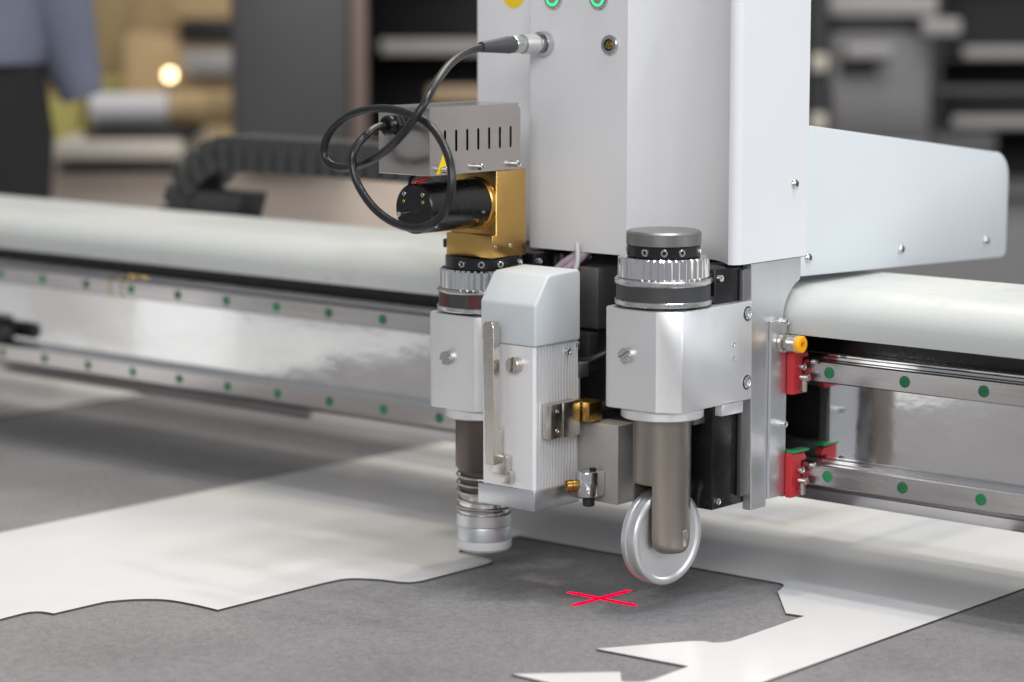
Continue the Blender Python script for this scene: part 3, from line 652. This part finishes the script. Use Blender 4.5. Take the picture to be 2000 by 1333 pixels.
# ------------------------------------------------------------------ drag chain behind the beam
t = thing('drag_chain', 'dark grey cable drag chain curling behind the white beam', 'cable chain', (-700, 180, 210))
PIT = 19.0; R0 = 86.0; xb, zb = -824.0, 261.0 - 86.0
def link(tr, nm='link'):
    bm = new()
    pr = [(-PIT / 2 + 0.1, 16), (PIT / 2 - 0.1, 16), (PIT / 2 - 0.1, 3), (PIT / 2 - 3.0, 1), (PIT / 2 - 3.2, -6), (PIT / 2 - 3.4, -16), (-PIT / 2 + 0.8, -16), (-PIT / 2 + 0.3, -6), (-PIT / 2 + 0.1, 2)]
    prism(bm, pr, 'y', -20, 20, 0.8, 1); return bm
LK = mesh_from(link(None), 'chain_link', M['chainm'])
for k in range(26):
    o = bpy.data.objects.new('chain_link', LK); COL.objects.link(o); o.parent = t
    o.location = (Vector((xb + PIT * (k + 0.5), 180, 261)) - ORG[t]) * S
for k in range(10):
    a = (k + 0.5) * PIT * 1.1 / 86
    o = bpy.data.objects.new('chain_link', LK); COL.objects.link(o); o.parent = t
    o.location = (Vector((xb - R0 * math.sin(a), 180, zb + R0 * math.cos(a))) - ORG[t]) * S
    o.rotation_euler = (0, -a, 0)
part('core', box(new(), xb, xb + PIT * 26, 162, 198, 249, 273), 'chainin', t)
part('end_mount', prism(new(), [(-915, 190), (-824, 190), (-812, 224), (-895, 224)], 'y', 162, 196, 1.5), 'chainm', t)
part('support_tray', box(new(), -1400, -200, 150, 215, 180, 188, 1), 'chainm', t)

# ------------------------------------------------------------------ out of focus hall behind the machine
CY, SY = math.cos(RAD(YAW)), math.sin(RAD(YAW))
HALL = Matrix.Translation((CAM.x, CAM.y, 0)) @ Matrix.Rotation(RAD(YAW), 4, 'Z')   # hall axes: x along the stands, y away
def hp(x, y, z): return HALL @ Vector((x, y, z))
def hbox(x0, x1, y0, y1, z0, z1, bev=4): b = new(); box(b, x0, x1, y0, y1, z0, z1, bev); b.transform(HALL); return b
def hcyl(c, d, r, L, bev=2, n=40): b = new(); cyl(b, c, d, r, L, bev, n); b.transform(HALL); return b
M['beige'] = mat('beige stand wall', (0.44, 0.33, 0.18), 0.6, var=0.08, vscale=3)
M['sand'] = mat('sand coloured panel', (0.52, 0.37, 0.20), 0.55, var=0.06, vscale=3)
M['olive'] = mat('olive yellow drape', (0.42, 0.41, 0.12), 0.7, var=0.15, vscale=5)
M['lemon'] = mat('lemon yellow carton', (0.66, 0.60, 0.20), 0.5)
M['cabinet'] = mat('charcoal cabinet paint', (0.072, 0.070, 0.072), 0.45, var=0.06, vscale=4)
M['brownpost'] = mat('brown post', (0.20, 0.14, 0.125), 0.5)
M['darkgear'] = mat('black equipment', (0.008, 0.008, 0.009), 0.5, var=0.2, vscale=4)
M['greygear'] = mat('grey equipment', (0.16, 0.155, 0.16), 0.45, var=0.1, vscale=4)
M['lightgear'] = mat('light grey equipment', (0.32, 0.31, 0.31), 0.45)
M['counter'] = mat('taupe counter panel', (0.52, 0.43, 0.36), 0.5, var=0.05, vscale=3)
M['ivory'] = mat('ivory counter top', (0.56, 0.51, 0.45), 0.45)
M['paper'] = mat('paper roll', (0.58, 0.57, 0.60), 0.6)
M['kraft'] = mat('kraft roll', (0.50, 0.36, 0.19), 0.6)
M['tan'] = mat('tan slat', (0.42, 0.31, 0.20), 0.6)
M['shirt'] = mat('blue grey shirt cloth', (0.125, 0.135, 0.19), 0.85, var=0.1, vscale=20)
M['trouser'] = mat('black trouser cloth', (0.006, 0.006, 0.007), 0.9)
M['skin'] = mat('skin', (0.48, 0.28, 0.20), 0.55)
M['hair'] = mat('dark hair', (0.02, 0.015, 0.012), 0.6)
M['shoe'] = mat('black shoe leather', (0.012, 0.012, 0.012), 0.4)
bulb = mat('lit lamp', (1, 0.85, 0.6), 0.4, emis=((1.0, 0.72, 0.38), 9))
def hthing(name, label, cat, x, y, z=-750, group=None): return thing(name, label, cat, hp(x, y, z), group)

b = hbox(-3200, 2600, 5600, 5680, -750, 640, 5)  # added dark backdrop: blocks the bright world, kept low for board reflections
M['backdrop'] = mat('dark backdrop panel', (0.06, 0.055, 0.05), 0.7, var=0.1, vscale=1)
solo('dark_backdrop', b, 'backdrop', hp(0, 5640, -750), kind='structure')
# beige stand wall with drape, carton
t = hthing('stand_wall', 'blurred beige exhibition stand wall at upper left', 'wall panel', -760, 4900)
part('panel', hbox(-1160, -545, 4900, 4940, -750, 620), 'beige', t)
b = new(); prism(b, [(-640, -750), (-520, -750), (-520, 620), (-655, 620), (-765, 160)], 'y', 4860, 4895, 4); b.transform(HALL); part('slanted_panel', b, 'sand', t)
t = hthing('hanging_drape', 'olive green drape hanging against the beige wall', 'drape', -850, 4800)
for k in range(5):
    part('fold', hcyl((-905 + k * 22, 4820 - 8 * (k % 2), -100), (0, 0, 1), 16, 720, 2, 18), 'olive' if k < 3 else 'lemon', t)
t = hthing('yellow_carton', 'lemon yellow carton behind the paper roll', 'box', -790, 4500, 60, 'yellow cartons by the beige wall'); part('carton', hbox(-742, -672, 4480, 4580, 60, 242), 'lemon', t); part('flap', hbox(-738, -676, 4472, 4479.5, 226, 240, 1), 'lemon', t)
t = hthing('yellow_carton', 'lemon yellow carton beside the person in black trousers', 'box', -850, 4500, 60, 'yellow cartons by the beige wall'); part('carton', hbox(-845, -762, 4480, 4580, 60, 240), 'lemon', t); part('flap', hbox(-841, -766, 4472, 4479.5, 224, 238, 1), 'lemon', t)
# copier with black opening and small lamp
t = hthing('copier', 'sand coloured machine with a black opening behind the charcoal cabinet', 'machine', -480, 4200)
part('body', hbox(-640, -440, 4200, 4600, -750, 330, 10), 'sand', t)
part('opening', hbox(-545, -440, 4185, 4199, 316, 352, 3), 'darkgear', t)
part('hood', hbox(-560, -440, 4190, 4600, 352.5, 560, 8), 'sand', t)
part('feed_tray', hbox(-535, -442, 4120, 4198, 262, 305, 12), 'lightgear', t)
t = hthing('small_lamp', 'small round warm lamp glowing in front of sand coloured machine', 'lamp', -552, 4120, 240)
b = new(); lathe(b, [(0, -8), (4.4, -6.7), (7, -3.6), (8, 0), (7, 3.6), (4.4, 6.7), (0, 8)], (-552, 4120, 266), n=24); b.transform(HALL); part('bulb', b, bulb, t)
part('holder', hcyl((-552, 4120, 236), (0, 0, 1), 5, 21.5), 'brownpost', t)
# wide format printer carrying two rolls
t = hthing('wide_printer', 'long taupe printer stand with ivory top behind the beam', 'printer', -300, 3450)
part('base', hbox(-700, 40, 3450, 3800, -750, 178, 8), 'counter', t)
part('dark_band', hbox(-612, -455, 3440, 3449.5, 160, 171, 2), 'darkgear', t)
part('top_ledge', hbox(-615, -440, 3400, 3700, 179, 206, 8), 'ivory', t)
part('roller_bar', hbox(-575, -430, 3420, 3560, 206.5, 219, 3), 'darkgear', t)
t = hthing('paper_roll', 'pale grey paper roll lying on the printer behind the beam', 'roll', -525, 3490, 219)
part('roll', hcyl((-577, 3490, 243), (1, 0, 0), 22, 108, 3), 'paper', t); part('tube_end', hcyl((-580, 3490, 243), (1, 0, 0), 9, 4, 1), 'tan', t)
t = hthing('kraft_roll', 'brown kraft roll lying next to the pale paper roll', 'roll', -430, 3490, 219)
part('roll', hcyl((-468, 3490, 244), (1, 0, 0), 24, 110, 3), 'kraft', t); part('tube_end', hcyl((-359, 3490, 244), (1, 0, 0), 9, 5, 1), 'tan', t)
# charcoal cabinet
t = hthing('charcoal_cabinet', 'tall charcoal grey cabinet behind the drag chain', 'cabinet', -295, 3330)
part('body', hbox(-366, -212, 3330, 3430, 179, 620, 4), 'cabinet', t); part('door', hbox(-362, -216, 3322, 3329.5, 184, 616, 2), 'cabinet', t)
t = hthing('brown_post', 'thin brown post at the right edge of the charcoal cabinet', 'post', -200, 3330, 179)
part('post', hbox(-210, -190, 3325, 3350, 179, 620, 2), 'brownpost', t); part('foot_plate', hbox(-211, -187, 3318, 3360, 172, 178.8, 1), 'brownpost', t)
# black shelving behind the head
def rack(x0, x1, y, zs, label, strips):
    t = hthing('equipment_rack', label, 'rack', (x0 + x1) / 2, y, group='black equipment racks')
    part('back', hbox(x0, x1, y + 300, y + 312, -750, 620, 2), 'darkgear', t)
    for x in (x0, x1 - 24): part('upright', hbox(x, x + 24, y, y + 299, -750, 620, 2), 'darkgear', t)
    for z in zs: part('shelf', hbox(x0 + 25, x1 - 25, y + 4, y + 298, z - 9, z, 2), 'darkgear', t)
    for (a, c, za, zb, m) in strips: part('shelf_edge', hbox(a, c, y - 8, y + 3.5, za, zb, 2), m, t)
rack(-250, 330, 4000, (40, 180, 320, 470), 'black equipment rack seen between cabinet and white housing', [(-205, -30, 303, 325, 'lightgear'), (-130, -40, 228, 252, 'tan')])
rack(650, 1500, 4000, (40, 190, 300, 470), 'black equipment rack at the upper right corner', [(705, 900, 296, 314, 'lightgear'), (690, 900, 188, 206, 'lightgear'), (880, 910, 120, 150, 'ivory'), (660, 900, 240, 252, 'cabinet'), (655, 760, 100, 180, 'cabinet')])
# grey machine at right
t = hthing('grey_copier', 'grey office copier stack behind the side guard', 'machine', 560, 3900)
part('body', hbox(486, 640, 3900, 4300, -750, 340, 6), 'greygear', t)
part('scanner', hbox(480, 645, 3880, 4300, 362, 396, 6), 'lightgear', t)
part('neck', hbox(496, 630, 3920, 4300, 340.5, 361.5, 3), 'cabinet', t)
part('paper_tray', hbox(505, 575, 3860, 3899, 300, 320, 4), 'lightgear', t)
part('recess', hbox(500, 555, 3892, 3899.5, 274, 296, 2), 'darkgear', t)
part('drawer', hbox(490, 636, 3893, 3899.4, 180, 252, 3), 'greygear', t)
part('control_panel', hbox(618, 676, 3850, 3879, 335, 360, 4), 'lightgear', t)
t = hthing('dark_column', 'narrow dark column with two cream blocks beside the white housing', 'column', 465, 3850)
part('column', hbox(448, 476, 3850, 3890, -750, 600, 3), 'darkgear', t)
for z in (281, 192): part('cream_block', hbox(450, 474, 3834, 3849.5, z, z + 26, 4), 'ivory', t)
t = hthing('grey_counter', 'grey counter panel visible under and beside the side guard', 'counter', 800, 3500)
part('front', hbox(300, 1500, 3500, 3700, -750, 118, 6), 'greygear', t); part('top', hbox(296, 1504, 3480, 3720, 118.5, 132, 3), 'cabinet', t)

# person: continuous body with clothing as children
def skin_obj(name, chain, edges, m, parent, sub=2):
    me = bpy.data.meshes.new(name)
    me.from_pydata([hp(*c[:3]) * S - ORG[parent] * S for c in chain], edges, [])
    me.materials.append(M[m])
    o = bpy.data.objects.new(name, me); COL.objects.link(o); o.parent = parent; ORG[o] = ORG[parent]
    md = o.modifiers.new('skin', 'SKIN'); md.use_smooth_shade = True
    for i, v in enumerate(me.skin_vertices[0].data):
        c = chain[i]; r = c[3] * S; r2 = (c[4] if len(c) > 4 else c[3]) * S; v.radius = (r, r2); v.use_root = (i == 0)
    o.modifiers.new('sub', 'SUBSURF').levels = sub; o.modifiers['sub'].render_levels = sub
    return o
px, pd = -722, 3000
t = hthing('person', 'standing person in blue grey shirt and black trousers at the left edge', 'person', px, pd)
J = [(px, pd, 190, 105), (px, pd, 350, 100), (px, pd, 520, 108), (px, pd, 640, 95), (px, pd, 730, 55), (px, pd - 10, 790, 52), (px, pd - 15, 880, 82), (px, pd - 10, 950, 70),
     (px - 90, pd, 160, 80), (px - 95, pd - 5, -260, 55), (px - 95, pd + 15, -665, 38), (px - 95, pd - 110, -715, 38),
     (px + 90, pd, 160, 80), (px + 95, pd - 5, -260, 55), (px + 95, pd + 15, -665, 38), (px + 95, pd - 110, -715, 38),
     (px + 150, pd, 650, 55), (px + 178, pd + 15, 430, 36), (px + 208, pd + 34, 304, 17), (px + 150, pd + 120, 312, 16),
     (px - 150, pd, 650, 55), (px - 205, pd + 20, 430, 36), (px - 190, pd - 100, 240, 24), (px - 180, pd - 165, 190, 22)]
fing = []
def hand(base, i0, dx, dy, dz):
    for k in range(4):
        q = (J[i0][0] + (k - 1.5) * 17 * (0.4 + abs(dy)), J[i0][1] + dy * 55 + 0, J[i0][2] + dz * 55 - k * 4, 10)
        J.append(q); a = len(J) - 1; J.append((q[0], q[1] + dy * 38, q[2] + dz * 38 - 16, 8)); fing.extend([(i0, a), (a, a + 1)])
    J.append((J[i0][0] + dx * 35, J[i0][1] + dy * 25, J[i0][2] + dz * 25, 11)); a = len(J) - 1
    J.append((J[i0][0] + dx * 45, J[i0][1] + dy * 60, J[i0][2] + dz * 50, 9)); fing.extend([(i0, a), (a, a + 1)])
hand(None, 19, -1, 0.9, -0.1); hand(None, 23, 1, -0.9, -0.5)
E_ = [(0, 1), (1, 2), (2, 3), (3, 4), (4, 5), (5, 6), (6, 7), (0, 8), (8, 9), (9, 10), (10, 11), (0, 12), (12, 13), (13, 14), (14, 15), (3, 16), (16, 17), (17, 18), (18, 19), (3, 20), (20, 21), (21, 22), (22, 23)] + fing
skin_obj('body', J, E_, 'skin', t)
def loft(bm, rings, n=28):
    t2 = bmesh.new(); rr = []
    for cx, cy, z, rx, ry in rings:
        rr.append([t2.verts.new(hp(cx + rx * math.cos(2 * math.pi * k / n) * (1 + 0.015 * math.sin(5 * k + z)), cy + ry * math.sin(2 * math.pi * k / n), z)) for k in range(n)])
    for A, B in zip(rr, rr[1:]):
        for k in range(n): t2.faces.new((A[k], A[(k + 1) % n], B[(k + 1) % n], B[k]))
    t2.faces.new(rr[0]); t2.faces.new(rr[-1]); bmesh.ops.recalc_face_normals(t2, faces=t2.faces[:]); merge(bm, t2); return bm
bm = new()
loft(bm, [(px, pd, 322, 176, 124), (px, pd, 345, 180, 128), (px, pd, 420, 174, 124), (px, pd, 540, 186, 132), (px, pd, 640, 190, 118), (px, pd, 690, 150, 92), (px, pd, 728, 74, 70), (px, pd, 745, 66, 62)])
def sleeve(pts, rs): tube(bm, [hp(*p) for p in smooth_path(pts, 6)], 40, 22, taper=lambda k: rs[0] + (rs[1] - rs[0]) * k)
sleeve([(px + 150, pd, 660), (px + 176, pd + 10, 540), (px + 178, pd + 15, 430), (px + 196, pd + 25, 340), (px + 212, pd + 30, 280)], (74, 24))
sleeve([(px - 150, pd, 660), (px - 195, pd + 10, 540), (px - 205, pd + 20, 430), (px - 196, pd - 50, 320), (px - 186, pd - 120, 222)], (74, 38))
part('shirt', bm, 'shirt', t)
bm = new()
loft(bm, [(px, pd, 326, 172, 120), (px, pd, 240, 180, 128), (px, pd, 150, 178, 126), (px, pd, 90, 172, 120)])
for s in (-1, 1): loft(bm, [(px + s * 84, pd, 130, 96, 112), (px + s * 90, pd, -60, 88, 98), (px + s * 95, pd, -260, 74, 80), (px + s * 95, pd + 8, -480, 66, 70), (px + s * 95, pd + 12, -690, 60, 64)])
part('trousers', bm, 'trouser', t)
skin_obj('hair', [(px, pd + 8, 930, 86), (px, pd + 5, 985, 72), (px, pd + 45, 880, 70)], [(0, 1), (0, 2)], 'hair', t)
for s in (-1, 1): skin_obj('shoe', [(px + s * 95, pd + 30, -715, 44, 36), (px + s * 95, pd - 60, -718, 46, 32), (px + s * 97, pd - 140, -722, 40, 26)], [(0, 1), (1, 2)], 'shoe', t)
